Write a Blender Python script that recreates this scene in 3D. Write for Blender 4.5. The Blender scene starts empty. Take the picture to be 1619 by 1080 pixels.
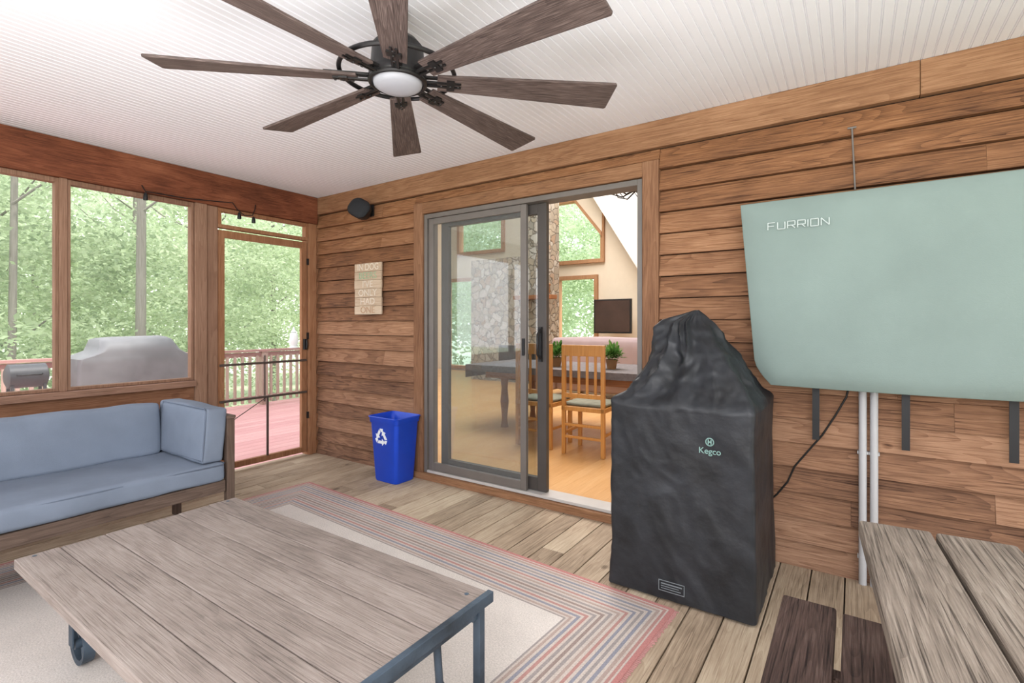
import bpy, math, random, bmesh
from mathutils import Vector, Matrix, noise
random.seed(7)
PI=math.pi
C=bpy.context.scene.collection
ORG={}
YAW=math.atan(540.5/796); H=1.243; FX,FY=-math.sin(YAW),math.cos(YAW); RX,RY=math.cos(YAW),math.sin(YAW)
D=2.984; XL=-4.283; CEIL=2.45
def on_y(px,py,Y):   # where a line of sight meets the plane y=Y
    u=(px-809.5)/796; t=Y/(FY+RY*u); return Vector((t*(FX+RX*u),Y,H-(py-512)/796*t))
def on_x(px,py,X):
    u=(px-809.5)/796; t=X/(FX+RX*u); return Vector((X,t*(FY+RY*u),H-(py-512)/796*t))

class MB:
    def __init__(s): s.v=[];s.f=[];s.r=[];s.sm=[]
    def add(s,vs,fs,rnd=None,smooth=False,M=None):
        o=len(s.v); rr=random.random() if rnd is None else rnd
        for p in vs:
            p=Vector(p); s.v.append(M@p if M is not None else p)
        for f in fs: s.f.append([i+o for i in f]); s.r.append(rr); s.sm.append(smooth)
        return s
    def box(s,lo,hi,M=None,rnd=None):
        x0,y0,z0=[min(a,b) for a,b in zip(lo,hi)]; x1,y1,z1=[max(a,b) for a,b in zip(lo,hi)]
        return s.add([(x0,y0,z0),(x1,y0,z0),(x1,y1,z0),(x0,y1,z0),(x0,y0,z1),(x1,y0,z1),(x1,y1,z1),(x0,y1,z1)],
          [(0,3,2,1),(4,5,6,7),(0,1,5,4),(1,2,6,5),(2,3,7,6),(3,0,4,7)],rnd,False,M)
    def prism(s,poly,axis,a,b,M=None,rnd=None):
        n=len(poly)
        def P(p,w):
            if axis=='x': return (w,p[0],p[1])
            if axis=='y': return (p[0],w,p[1])
            return (p[0],p[1],w)
        vs=[P(p,a) for p in poly]+[P(p,b) for p in poly]
        fs=[tuple(range(n))[::-1],tuple(range(n,2*n))]+[(i,(i+1)%n,n+(i+1)%n,n+i) for i in range(n)]
        return s.add(vs,fs,rnd,False,M)
    def loft(s,rings,cap0=True,cap1=True,smooth=True,rnd=None,M=None):
        n=len(rings[0]); vs=[p for r in rings for p in r]; fs=[]
        for k in range(len(rings)-1):
            for i in range(n):
                j=(i+1)%n; fs.append((k*n+i,k*n+j,(k+1)*n+j,(k+1)*n+i))
        if cap0: fs.append(tuple(range(n))[::-1])
        if cap1: fs.append(tuple(range((len(rings)-1)*n,len(rings)*n)))
        return s.add(vs,fs,rnd,smooth,M)
    def tube(s,pts,r,n=8,rnd=None,M=None,closed=False):
        pts=[Vector(p) for p in pts]; m=len(pts); rings=[]; up=None
        for i,p in enumerate(pts):
            a=pts[(i-1)%m] if closed or i>0 else p; b=pts[(i+1)%m] if closed or i<m-1 else p
            d=(b-a).normalized()
            if up is None:
                up=Vector((0,0,1)) if abs(d.z)<.9 else Vector((1,0,0))
            x=d.cross(up).normalized(); y=x.cross(d).normalized(); up=y
            rr=r[i] if isinstance(r,(list,tuple)) else r
            rings.append([p+x*math.cos(2*PI*k/n)*rr+y*math.sin(2*PI*k/n)*rr for k in range(n)])
        if closed: rings.append(rings[0]); return s.loft(rings,False,False,True,rnd,M)
        return s.loft(rings,True,True,True,rnd,M)
    def lathe(s,prof,c,n=24,M=None,rnd=None):
        rings=[[(c[0]+r*math.cos(2*PI*k/n),c[1]+r*math.sin(2*PI*k/n),c[2]+z) for k in range(n)] for r,z in prof]
        return s.loft(rings,True,True,True,rnd,M)
    def cushion(s,lo,hi,r=.03,bulge=.015,n=10,M=None,rnd=None):
        lo=Vector(lo);hi=Vector(hi);c=(lo+hi)/2;h=(hi-lo)/2
        for ax in range(3):
            for sg in (-1,1):
                vs=[];fs=[]
                for i in range(n+1):
                    for j in range(n+1):
                        a=math.sin((i/n-.5)*PI);b=math.sin((j/n-.5)*PI)
                        p=[0,0,0];p[ax]=sg;p[(ax+1)%3]=a;p[(ax+2)%3]=b
                        P=Vector((p[0]*h[0],p[1]*h[1],p[2]*h[2]))
                        inner=Vector([max(-(h[k]-r),min(h[k]-r,P[k])) for k in range(3)])
                        dn=(P-inner); dn=dn.normalized() if dn.length>1e-9 else Vector((0,0,0))
                        Q=inner+dn*r; Q[ax]+=sg*bulge*(1-a*a)*(1-b*b)
                        Q+=Vector((0,0,1))*0.009*noise.noise((c+Q)*6)+Vector((1,0,0))*0.009*noise.noise((c+Q)*5+Vector((9,0,0)))
                        vs.append(c+Q)
                for i in range(n):
                    for j in range(n):
                        k=i*(n+1)+j; f=(k,k+n+1,k+n+2,k+1); fs.append(f if sg>0 else f[::-1])
                s.add(vs,fs,.5 if rnd is None else rnd,True,M)
        return s
    def build(s,name,mat,parent=None,local=False,bevel=0,weld=False,origin=None):
        if parent is not None: o=Vector((0,0,0)) if local else ORG.get(parent.name,Vector((0,0,0)))
        elif origin is not None: o=Vector(origin)
        else:
            o=Vector((0,0,0))
        me=bpy.data.meshes.new(name); me.from_pydata([v-o for v in s.v],[],s.f); 
        at=me.attributes.new('rnd','FLOAT','FACE'); at.data.foreach_set('value',s.r)
        me.polygons.foreach_set('use_smooth',s.sm)
        bm=bmesh.new(); bm.from_mesh(me)
        if weld: bmesh.ops.remove_doubles(bm,verts=bm.verts,dist=1e-5)
        bmesh.ops.recalc_face_normals(bm,faces=bm.faces); bm.to_mesh(me); bm.free()
        if any(s.sm): me.set_sharp_from_angle(angle=math.radians(50))
        if mat: me.materials.append(mat)
        ob=bpy.data.objects.new(name,me); C.objects.link(ob)
        if parent is not None: ob.parent=parent; ORG[ob.name]=ORG.get(parent.name,Vector((0,0,0)))
        else: ob.location=o; ORG[ob.name]=o
        if bevel:
            b=ob.modifiers.new('bevel','BEVEL'); b.width=bevel; b.segments=2; b.limit_method='ANGLE'
        return ob
def tag(o,label,cat,group=None,kind=None):
    o['label']=label; o['category']=cat
    if group: o['group']=group
    if kind: o['kind']=kind
    return o
def thing(name,label,cat,loc,rz=0,group=None):
    o=bpy.data.objects.new(name,None); o.empty_display_size=.1; C.objects.link(o); o.location=loc; o.rotation_euler=(0,0,rz)
    ORG[o.name]=Vector(loc); return tag(o,label,cat,group)
def struct(o,label,cat):
    o['kind']='structure'; o['label']=label; o['category']=cat; return o
def sroot(name,label,cat,loc=(0,0,0)):
    o=bpy.data.objects.new(name,None); C.objects.link(o); o.location=loc; ORG[o.name]=Vector(loc); return struct(o,label,cat)
def B(lo,hi): return MB().box(lo,hi)
def copy_tree(o,parent=None):
    c=o.copy(); C.objects.link(c)
    if parent is not None: c.parent=parent
    for ch in list(o.children): copy_tree(ch,c)
    return c
def rrect(cx,cy,a,b,r,z,n=6):
    pts=[]
    for (sx,sy,a0) in ((1,1,0),(-1,1,90),(-1,-1,180),(1,-1,270)):
        for k in range(n+1):
            t=math.radians(a0+90*k/n); pts.append((cx+sx*(a-r)+r*math.cos(t),cy+sy*(b-r)+r*math.sin(t),z))
    return pts
def text_obj(txt,size,mat,parent,M,name='lettering',sx=1,shear=0,ext=.001,bold=0,ls=1,align='CENTER'):
    cu=bpy.data.curves.new(name,'FONT'); cu.body=txt; cu.size=size; cu.extrude=ext; cu.align_x=align; cu.align_y='CENTER'; cu.shear=shear; cu.offset=bold; cu.space_character=ls
    t=bpy.data.objects.new('tmp',cu); C.objects.link(t); bpy.context.view_layer.update()
    me=bpy.data.meshes.new_from_object(t.evaluated_get(bpy.context.evaluated_depsgraph_get())); bpy.data.objects.remove(t)
    o=ORG.get(parent.name,Vector((0,0,0)))
    for v in me.vertices:
        p=Vector((v.co.x*sx,v.co.y,v.co.z)); v.co=(M@p)-o
    me.materials.clear(); me.materials.append(mat)
    ob=bpy.data.objects.new(name,me); C.objects.link(ob); ob.parent=parent; ORG[ob.name]=o; return ob

# ------------------------------------------------------------------ materials
def lin(c): return tuple(((x/255)/12.92 if x/255<=.04045 else ((x/255+.055)/1.055)**2.4) for x in c)+(1,)
def newmat(name):
    m=bpy.data.materials.new(name); m.use_nodes=True; nt=m.node_tree; nt.nodes.clear()
    out=nt.nodes.new('ShaderNodeOutputMaterial'); return m,nt,out
def N(nt,t,**k):
    n=nt.nodes.new(t)
    for a,b in k.items():
        if a.startswith('i_'):
            n.inputs[a[2:].replace('_',' ')].default_value=b
        else: setattr(n,a,b)
    return n
def mth(nt,op,a,b=None,c=None):
    n=nt.nodes.new('ShaderNodeMath'); n.operation=op
    for i,x in enumerate((a,b,c)):
        if x is None: continue
        if isinstance(x,(int,float)): n.inputs[i].default_value=x
        else: nt.links.new(x,n.inputs[i])
    return n.outputs[0]
def ramp(nt,fac,stops,interp='LINEAR'):
    r=nt.nodes.new('ShaderNodeValToRGB'); cr=r.color_ramp; cr.interpolation=interp
    while len(cr.elements)<len(stops): cr.elements.new(.5)
    for e,(p,c) in zip(cr.elements,stops): e.position=p; e.color=c
    nt.links.new(fac,r.inputs[0]); return r.outputs[0]
def wood(name,dark,mid,light,axis='x',ring=4,gs=1.0,rough=.75,var=.5,bump=.25,fib=.5,spec=.2,blotch=.2,rw=.12,knots=0,zsat=None,lines=.14):
    m,nt,out=newmat(name); L=nt.links.new
    tc=N(nt,'ShaderNodeTexCoord'); at=N(nt,'ShaderNodeAttribute',attribute_name='rnd')
    cx=N(nt,'ShaderNodeCombineXYZ')
    for i,k in enumerate((37.,17.,53.)): L(mth(nt,'MULTIPLY',at.outputs['Fac'],k),cx.inputs[i])
    ad=N(nt,'ShaderNodeVectorMath',operation='ADD'); L(tc.outputs['Object'],ad.inputs[0]); L(cx.outputs[0],ad.inputs[1])
    def st(k):
        mp=N(nt,'ShaderNodeVectorMath',operation='MULTIPLY'); L(ad.outputs[0],mp.inputs[0]); mp.inputs[1].default_value={'x':(k,1,1),'y':(1,k,1),'z':(1,1,k)}[axis]; return mp.outputs[0]
    n1=N(nt,'ShaderNodeTexNoise',i_Scale=8*gs,i_Detail=.5); L(st(.08),n1.inputs['Vector'])
    s=mth(nt,'POWER',mth(nt,'FRACT',mth(nt,'MULTIPLY',n1.outputs['Fac'],ring*3.2)),2.0)
    n2=N(nt,'ShaderNodeTexNoise',i_Scale=150*gs,i_Detail=3); L(st(.035),n2.inputs['Vector'])
    n3=N(nt,'ShaderNodeTexNoise',i_Scale=3*gs,i_Detail=6,i_Roughness=.65); L(st(.45),n3.inputs['Vector'])
    n4=N(nt,'ShaderNodeTexNoise',i_Scale=110*gs,i_Detail=2); L(st(.018),n4.inputs['Vector'])
    ln=N(nt,'ShaderNodeMapRange'); L(n4.outputs['Fac'],ln.inputs[0]); ln.inputs[1].default_value=.57; ln.inputs[2].default_value=.68
    f=mth(nt,'MULTIPLY',s,-rw)
    f=mth(nt,'MULTIPLY_ADD',n2.outputs['Fac'],fib,f)
    f=mth(nt,'MULTIPLY_ADD',n3.outputs['Fac'],blotch*2,f)
    f=mth(nt,'MULTIPLY_ADD',at.outputs['Fac'],var*.5,f)
    f=mth(nt,'MULTIPLY_ADD',ln.outputs[0],-lines,f)
    tot=-rw*.3+fib*.5+blotch+var*.25-lines*.1
    f=mth(nt,'ADD',f,.5-tot)
    if knots:
        vv=N(nt,'ShaderNodeTexVoronoi',i_Scale=knots); L(st(.6),vv.inputs['Vector'])
        kk=mth(nt,'MAXIMUM',mth(nt,'SUBTRACT',1,mth(nt,'DIVIDE',vv.outputs['Distance'],.055)),0)
        f=mth(nt,'SUBTRACT',f,mth(nt,'MULTIPLY',mth(nt,'POWER',kk,.7),.5))
    c=ramp(nt,f,[(.12,lin(dark)),(.5,lin(mid)),(.88,lin(light))])
    if zsat:
        sp=N(nt,'ShaderNodeSeparateXYZ'); L(tc.outputs['Object'],sp.inputs[0])
        hs=N(nt,'ShaderNodeHueSaturation'); L(c,hs.inputs['Color'])
        zz=mth(nt,'ADD',mth(nt,'DIVIDE',sp.outputs[2],2.45),mth(nt,'MULTIPLY_ADD',n3.outputs['Fac'],.5,-.25))
        mr=N(nt,'ShaderNodeMapRange'); L(zz,mr.inputs[0]); mr.inputs[3].default_value=zsat[0]; mr.inputs[4].default_value=zsat[1]; L(mr.outputs[0],hs.inputs['Saturation']); c=hs.outputs[0]
    bs=N(nt,'ShaderNodeBsdfPrincipled',i_Roughness=rough); bs.inputs['Specular IOR Level'].default_value=spec
    L(c,bs.inputs['Base Color'])
    bp=N(nt,'ShaderNodeBump',i_Strength=bump,i_Distance=.004); L(mth(nt,'SUBTRACT',n2.outputs['Fac'],mth(nt,'ADD',mth(nt,'MULTIPLY',s,.3),mth(nt,'MULTIPLY',ln.outputs[0],.6))),bp.inputs['Height']); L(bp.outputs[0],bs.inputs['Normal'])
    L(bs.outputs[0],out.inputs[0]); return m
def plain(name,c,rough=.6,metal=0,var=.12,scale=8,spec=.4,bump=0,bs_=60,trans=0):
    m,nt,out=newmat(name); L=nt.links.new
    tc=N(nt,'ShaderNodeTexCoord'); n=N(nt,'ShaderNodeTexNoise',i_Scale=scale,i_Detail=5); L(tc.outputs['Object'],n.inputs['Vector'])
    a=lin(c); lo=tuple(x*(1-var) for x in a[:3])+(1,); hi=tuple(min(1,x*(1+var)) for x in a[:3])+(1,)
    col=ramp(nt,n.outputs['Fac'],[(.3,lo),(.7,hi)])
    bs=N(nt,'ShaderNodeBsdfPrincipled',i_Roughness=rough,i_Metallic=metal); bs.inputs['Specular IOR Level'].default_value=spec
    L(col,bs.inputs['Base Color'])
    if bump:
        n2=N(nt,'ShaderNodeTexNoise',i_Scale=bs_,i_Detail=3); L(tc.outputs['Object'],n2.inputs['Vector'])
        bp=N(nt,'ShaderNodeBump',i_Strength=bump,i_Distance=.005); L(n2.outputs['Fac'],bp.inputs['Height']); L(bp.outputs[0],bs.inputs['Normal'])
    L(bs.outputs[0],out.inputs[0]); return m
def stone(name):
    m,nt,out=newmat(name); L=nt.links.new
    tc=N(nt,'ShaderNodeTexCoord'); nz=N(nt,'ShaderNodeTexNoise',i_Scale=4); L(tc.outputs['Object'],nz.inputs['Vector'])
    ad=N(nt,'ShaderNodeVectorMath',operation='MULTIPLY_ADD'); L(nz.outputs['Color'],ad.inputs[0]); ad.inputs[1].default_value=(.25,)*3; L(tc.outputs['Object'],ad.inputs[2])
    v=N(nt,'ShaderNodeTexVoronoi',i_Scale=7); L(ad.outputs[0],v.inputs['Vector'])
    v2=N(nt,'ShaderNodeTexVoronoi',feature='DISTANCE_TO_EDGE',i_Scale=7); L(ad.outputs[0],v2.inputs['Vector'])
    sx=N(nt,'ShaderNodeSeparateColor'); L(v.outputs['Color'],sx.inputs[0])
    c=ramp(nt,sx.outputs[0],[(0,lin((150,142,130))),(.35,lin((172,158,138))),(.7,lin((190,184,174))),(1,lin((164,138,114)))])
    e=ramp(nt,v2.outputs['Distance'],[(.02,(0,0,0,1)),(.07,(1,1,1,1))])
    mx=N(nt,'ShaderNodeMix',data_type='RGBA'); L(e,mx.inputs[0]); mx.inputs[6].default_value=lin((118,108,96)); L(c,mx.inputs[7])
    bs=N(nt,'ShaderNodeBsdfPrincipled',i_Roughness=.9); L(mx.outputs[2],bs.inputs['Base Color'])
    bp=N(nt,'ShaderNodeBump',i_Strength=.6,i_Distance=.03); L(e,bp.inputs['Height']); L(bp.outputs[0],bs.inputs['Normal'])
    L(bs.outputs[0],out.inputs[0]); return m
def leafmat(name,c1,c2,c3):
    m,nt,out=newmat(name); L=nt.links.new
    at=N(nt,'ShaderNodeAttribute',attribute_name='rnd'); oi=N(nt,'ShaderNodeObjectInfo')
    f=mth(nt,'MULTIPLY_ADD',oi.outputs['Random'],.35,mth(nt,'MULTIPLY',at.outputs['Fac'],.65))
    c=ramp(nt,f,[(.1,lin(c1)),(.5,lin(c2)),(.9,lin(c3))])
    d=N(nt,'ShaderNodeBsdfDiffuse'); t=N(nt,'ShaderNodeBsdfTranslucent'); L(c,d.inputs[0]); L(c,t.inputs[0])
    mx=N(nt,'ShaderNodeMixShader'); mx.inputs[0].default_value=.5; L(d.outputs[0],mx.inputs[1]); L(t.outputs[0],mx.inputs[2]); L(mx.outputs[0],out.inputs[0]); return m
def see_through(name,col,amount,gloss=False,base=0):
    m,nt,out=newmat(name); L=nt.links.new
    tr=N(nt,'ShaderNodeBsdfTransparent'); mx=N(nt,'ShaderNodeMixShader')
    if gloss:
        g=N(nt,'ShaderNodeBsdfGlossy',i_Roughness=.02); lw=N(nt,'ShaderNodeFresnel',i_IOR=1.5)
        L(mth(nt,'MULTIPLY_ADD',lw.outputs[0],amount,base),mx.inputs[0]); tr.inputs[0].default_value=lin(col)
    else:
        g=N(nt,'ShaderNodeBsdfDiffuse'); g.inputs[0].default_value=lin(col); mx.inputs[0].default_value=amount
    L(tr.outputs[0],mx.inputs[1]); L(g.outputs[0],mx.inputs[2]); L(mx.outputs[0],out.inputs[0]); return m
def rugmat(hx,hy):
    m,nt,out=newmat('rug_weave'); L=nt.links.new
    tc=N(nt,'ShaderNodeTexCoord'); sp=N(nt,'ShaderNodeSeparateXYZ'); L(tc.outputs['Object'],sp.inputs[0])
    dx=mth(nt,'SUBTRACT',hx,mth(nt,'ABSOLUTE',sp.outputs[0])); dy=mth(nt,'SUBTRACT',hy,mth(nt,'ABSOLUTE',sp.outputs[1]))
    d=mth(nt,'DIVIDE',mth(nt,'MINIMUM',dx,dy),.45)
    cream=(192,180,172); red=(174,134,128); blue=(140,140,150); tan=(168,150,142); gray=(152,144,142); brown=(148,132,126)
    seq=[(0,(184,128,124)),(.04,cream),(.055,red),(.085,cream),(.105,tan),(.135,cream),(.16,blue),(.19,cream),(.215,gray),(.245,cream),(.27,blue),(.3,cream),(.325,red),(.355,cream),(.38,tan),(.41,cream),(.435,gray),(.465,cream),(.49,brown),(.52,cream),(.545,gray),(.575,cream),(.6,red),(.63,cream),(.655,blue),(.685,cream),(.71,tan),(.735,cream),(.755,gray),(.775,(206,198,192))]
    seq=[(a,lin(c)) for a,c in seq]
    c=ramp(nt,d,seq,'CONSTANT')
    w=N(nt,'ShaderNodeTexNoise',i_Scale=160,i_Detail=2); L(tc.outputs['Object'],w.inputs['Vector'])
    w2=N(nt,'ShaderNodeTexNoise',i_Scale=5,i_Detail=5); L(tc.outputs['Object'],w2.inputs['Vector'])
    hs=N(nt,'ShaderNodeHueSaturation'); L(c,hs.inputs['Color'])
    L(mth(nt,'ADD',mth(nt,'MULTIPLY',w.outputs['Fac'],.7),mth(nt,'MULTIPLY_ADD',w2.outputs['Fac'],.3,.48)),hs.inputs['Value'])
    bs=N(nt,'ShaderNodeBsdfPrincipled',i_Roughness=.95); bs.inputs['Specular IOR Level'].default_value=.1; L(hs.outputs[0],bs.inputs['Base Color'])
    bp=N(nt,'ShaderNodeBump',i_Strength=.4,i_Distance=.003); L(w.outputs['Fac'],bp.inputs['Height']); L(bp.outputs[0],bs.inputs['Normal'])
    L(bs.outputs[0],out.inputs[0]); return m

M_siding=wood('stained_siding',(66,42,30),(138,98,70),(182,140,108),'x',gs=1.6,var=.6,bump=.5,knots=3.4,fib=.5,blotch=.30,zsat=(.88,1.06),rw=.16,lines=.18)
M_back=plain('siding_gap_shade',(34,22,16),.9)  # near-black backing paints the shadow lines between the siding boards
M_trimx=wood('stained_trim_x',(80,54,38),(138,100,72),(176,136,104),'x',gs=1.5,var=.3,knots=2.8,fib=.5,blotch=.3,bump=.4)
M_trimz=wood('stained_trim_z',(80,54,40),(132,95,70),(168,130,100),'z',gs=1.5,var=.3,knots=2.8,fib=.5,blotch=.3,bump=.4)
M_beam=wood('red_beam',(60,32,22),(118,68,46),(156,100,72),'y',gs=1.5,var=.2,knots=2,fib=.6,blotch=.55)
M_postg=wood('brown_post',(100,72,56),(140,108,88),(170,138,116),'z',gs=1.5,var=.3,fib=.5)
M_sill=wood('sill_wood',(104,76,62),(144,112,94),(174,140,120),'y',gs=1.5,var=.3,fib=.5)
M_knee=wood('knee_wall',(84,54,38),(126,88,64),(162,120,94),'y',gs=1.5,var=.3,knots=2,fib=.5,blotch=.3)
M_doorw=wood('screen_door_wood',(112,72,46),(150,106,76),(182,140,106),'z',gs=1.5,var=.2,fib=.5)
M_floor=wood('weathered_deck',(108,92,76),(172,152,130),(208,192,168),'y',gs=1.4,var=.5,bump=.5,blotch=.35,knots=2.8,fib=.5)
M_under=plain('dark_light_block',(40,32,26),.9)  # dark colour of the slabs added to stop light under the floors
M_white=plain('ceiling_paint',(234,234,240),.55,var=.01)
M_ctop=wood('cart_planks',(78,70,66),(136,124,117),(168,157,150),'x',gs=1.7,var=.3,bump=.4,blotch=.42,fib=.5,rw=.08,lines=.14,knots=2.2)
M_iron=plain('blue_grey_iron',(62,74,86),.5,metal=.15,var=.5,bump=.3)
M_bluef=plain('blue_cushion',(118,128,143),.9,var=.09,scale=5,spec=.15,bump=.2,bs_=300)
M_pipe=plain('cushion_piping',(100,110,126),.9)
M_sofaw=wood('sofa_wood',(66,54,48),(100,84,74),(130,112,100),'y',gs=1.5,var=.3)
M_sofaz=wood('sofa_wood_upright',(60,48,42),(92,76,66),(122,104,92),'z',gs=1.5,var=.3)
M_blade=wood('fan_blade_wood',(44,36,35),(84,71,67),(134,118,112),'x',gs=2.4,var=.1,bump=.2,fib=.9,rough=.55,lines=.2)
M_fanm=plain('fan_bronze',(40,38,38),.4,metal=.5,var=.15)
M_lens=plain('frosted_lens',(156,156,162),.35,var=.02)
M_cover=plain('black_vinyl',(31,33,37),.5,var=.55,scale=8,spec=.45,bump=.5,bs_=24)
M_mint=plain('mint_fabric',(126,141,136),.85,var=.07,scale=2.5,spec=.15,bump=.1,bs_=200)
M_mintd=plain('mint_seam',(112,128,122),.85)
M_logow=plain('print_white',(192,202,200),.6,var=0)
M_binw=plain('bin_print_white',(232,236,240),.6,var=0)
M_logog=plain('print_mint',(124,156,150),.6,var=0)
M_blk=plain('black_plastic',(24,24,26),.5,var=.1)
M_blue=plain('blue_bin_plastic',(18,68,192),.35,var=.04,spec=.5)
M_pvc=plain('white_pipe',(180,180,182),.4,var=.04)
M_alu=plain('bronze_aluminium',(112,106,101),.45,metal=.1,var=.06)
M_alud=plain('dark_aluminium',(74,69,66),.45,metal=.1,var=.06)
M_track=plain('pale_track',(190,186,182),.4,var=.05)
M_glass=see_through('door_glass',(200,212,216),1.9,True,.09)
M_wglass=see_through('window_glass',(245,250,248),.6,True)
M_screen=see_through('insect_screen',(172,178,176),.14)
M_picnic=wood('picnic_grey',(72,64,58),(134,122,111),(176,165,153),'y',gs=1.9,var=.3,bump=.9,fib=.6,blotch=.3,knots=2.5,rw=.12,lines=.24)
M_picz=wood('picnic_leg',(82,66,56),(130,112,98),(170,152,136),'z',gs=1.5,var=.3)
M_bench=wood('bench_brown',(40,32,30),(88,70,64),(130,112,104),'y',gs=1.9,var=.3,bump=.9,fib=.7,blotch=.35,rw=.12,lines=.24)
M_sign=wood('sign_pale',(166,142,118),(194,174,150),(214,198,176),'x',gs=1.5,var=.4)
M_honey=wood('honey_floor',(190,138,84),(210,162,106),(226,184,132),'y',var=.4,bump=.05,rough=.35,spec=.5,lines=.08,rw=.06)
M_orange=wood('honey_chair',(170,112,50),(202,142,74),(220,166,100),'z',var=.1,rough=.35,spec=.5,lines=.08)
M_tabw=wood('table_wood',(120,76,48),(156,104,68),(184,132,92),'x',var=.1,rough=.4,lines=.08)
M_cream=plain('cream_wall',(226,214,194),.8,var=.02)
M_greyw=plain('pale_grey_wall',(206,208,206),.8,var=.02)
M_cream2=plain('white_slope',(234,228,220),.8,var=.02)
M_tan=wood('window_trim_wood',(150,108,76),(178,136,102),(198,158,122),'z',var=.1,lines=.08)
M_stone=stone('fieldstone')
M_cloth=plain('grey_cloth',(112,106,108),.9,var=.2,scale=30)
M_seatf=plain('olive_seat',(132,132,116),.9,var=.15,scale=20)
M_pot=plain('brown_pot',(150,112,76),.7)
M_plant=leafmat('houseplant_leaf',(60,98,44),(90,134,64),(134,168,94))
M_tv=plain('tv_screen',(64,48,42),.15,var=.2,scale=3)
M_couch=plain('mauve_couch',(164,146,148),.9,var=.05)
M_deck=wood('red_deck',(196,140,140),(218,164,162),(230,186,182),'y',var=.5,bump=.3,lines=.08)
M_rail=wood('red_rail',(146,104,98),(176,134,126),(196,158,150),'y',var=.3)
M_railz=wood('red_baluster',(146,120,108),(178,152,138),(200,176,164),'z',var=.4)
M_gcover=plain('grey_grill_cover',(112,112,114),.6,var=.14,bump=.3,bs_=8)
M_smoker=plain('smoker_grey',(60,60,64),.5,var=.1)
M_barkd=wood('dark_bark',(94,90,82),(122,118,108),(150,146,136),'z',gs=.6,var=.2,bump=1)
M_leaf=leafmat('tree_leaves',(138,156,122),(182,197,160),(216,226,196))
M_leaf2=leafmat('hazed_tree_leaves',(176,192,164),(204,216,190),(224,232,212))  # haze over the far trees is painted in as paler leaf colour
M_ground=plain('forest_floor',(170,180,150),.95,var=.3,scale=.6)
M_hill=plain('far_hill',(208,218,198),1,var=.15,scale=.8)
M_wht=plain('white_metal',(230,230,228),.5,var=.03)
M_cable=plain('black_cable',(20,20,20),.5)

# ------------------------------------------------------------------ porch shell
XR=2.5; YB=-2.5
def deckboards(x0,x1,y0,y1,w,gap,z0,z1):
    b=MB(); x=x0
    while x<x1:
        cuts=[y0]; yy=y0+random.uniform(.8,3.2)
        while yy<y1-.3: cuts.append(yy); yy+=random.uniform(1.6,3.4)
        cuts.append(y1)
        for a,c in zip(cuts,cuts[1:]): b.box((x,a+.001,z0),(min(x+w-gap,x1),c-.001,z1))
        x+=w
    return b
fl=deckboards(XL-.09,XR,YB,D+.0,.14,.0055,-.035,0).build('floor',M_floor,bevel=.003)
struct(fl,'weathered wooden plank floor of the porch','floor')
B((XL-.09,YB,-.15),(XR,D+.11,-.04)).build('floor_light_block',M_under,fl)  # added dark slab that keeps sky light from leaking up between boards
# beadboard ceiling, beads run toward the house wall
b=MB(); prof=[]; x=XL-.09; P=.041
while x<XR:
    prof+=[(x,CEIL),(x+P-.011,CEIL),(x+P-.008,CEIL+.0038),(x+P-.0055,CEIL+.0005),(x+P-.003,CEIL+.0005),(x+P-.0005,CEIL+.0028)]
    x+=P
prof.append((x,CEIL)); n=len(prof)
vs=[(p[0],YB,p[1]) for p in prof]+[(p[0],D+.01,p[1]) for p in prof]
b.add(vs,[(i,i+1,n+i+1,n+i) for i in range(n-1)]); b.box((XL-.3,YB-.3,CEIL+.02),(XR+.3,D+.1,CEIL+.2))
struct(b.build('ceiling',M_white),'white beadboard porch ceiling','ceiling')
# house wall
def cells(x0,x1,z0,z1,y0,y1,holes):
    b=MB(); xs=sorted({x0,x1,*[h[i] for h in holes for i in (0,1)]}); zs=sorted({z0,z1,*[h[i] for h in holes for i in (2,3)]})
    for a,c in zip(xs,xs[1:]):
        for e,g in zip(zs,zs[1:]):
            mx,mz=(a+c)/2,(e+g)/2
            if not any(h[0]<mx<h[1] and h[2]<mz<h[3] for h in holes): b.box((a,y0,e),(c,y1,g),rnd=.5)
    return b
DX0,DX1,DZ=-2.967,-.953,2.215
wl=cells(XL-.1,XR,-.05,CEIL,D+.012,D+.11,[(DX0+.1,DX1-.1,.051,DZ-.09)]).build('wall_right',M_back)
struct(wl,'brown stained lap siding wall of the house','wall')
b=MB(); z=.0; EX=.127
def course(x0,x1,z0,z1):
    cuts=[x0]; xx=x0+random.uniform(.9,3.0)
    while xx<x1-.3: cuts.append(xx); xx+=random.uniform(1.8,3.6)
    cuts.append(x1); zt=min(z0+EX-.005,z1)
    for a,c in zip(cuts,cuts[1:]):
        wob=random.uniform(-.004,.004); w2=random.uniform(-.0015,.0015)
        b.prism([(D-.032+wob,z0+w2),(D+.012,z0+w2),(D+.012,zt),(D-.006,zt)],'x',a+.0005,c-.0005)
while z<CEIL-.18:
    zt=min(z+EX,CEIL-.155)
    if z<DZ-.02:
        course(XL+.0,DX0,z,zt); course(DX1,XR,z,zt)
    else: course(XL,XR,z,zt)
    z+=EX
b.prism([(D-.03,DZ+.004),(D+.012,DZ+.004),(D+.012,CEIL-.168),(D-.012,CEIL-.168)],'x',DX0+.001,DX1-.001)
b.build('siding_board',M_siding,wl)
MB().box((XL,D-.036,CEIL-.16),(XR*.1,D+.012,CEIL)).box((XR*.1+.002,D-.034,CEIL-.16),(XR,D+.012,CEIL)).build('frieze_board',M_trimx,wl,bevel=.003)
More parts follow.
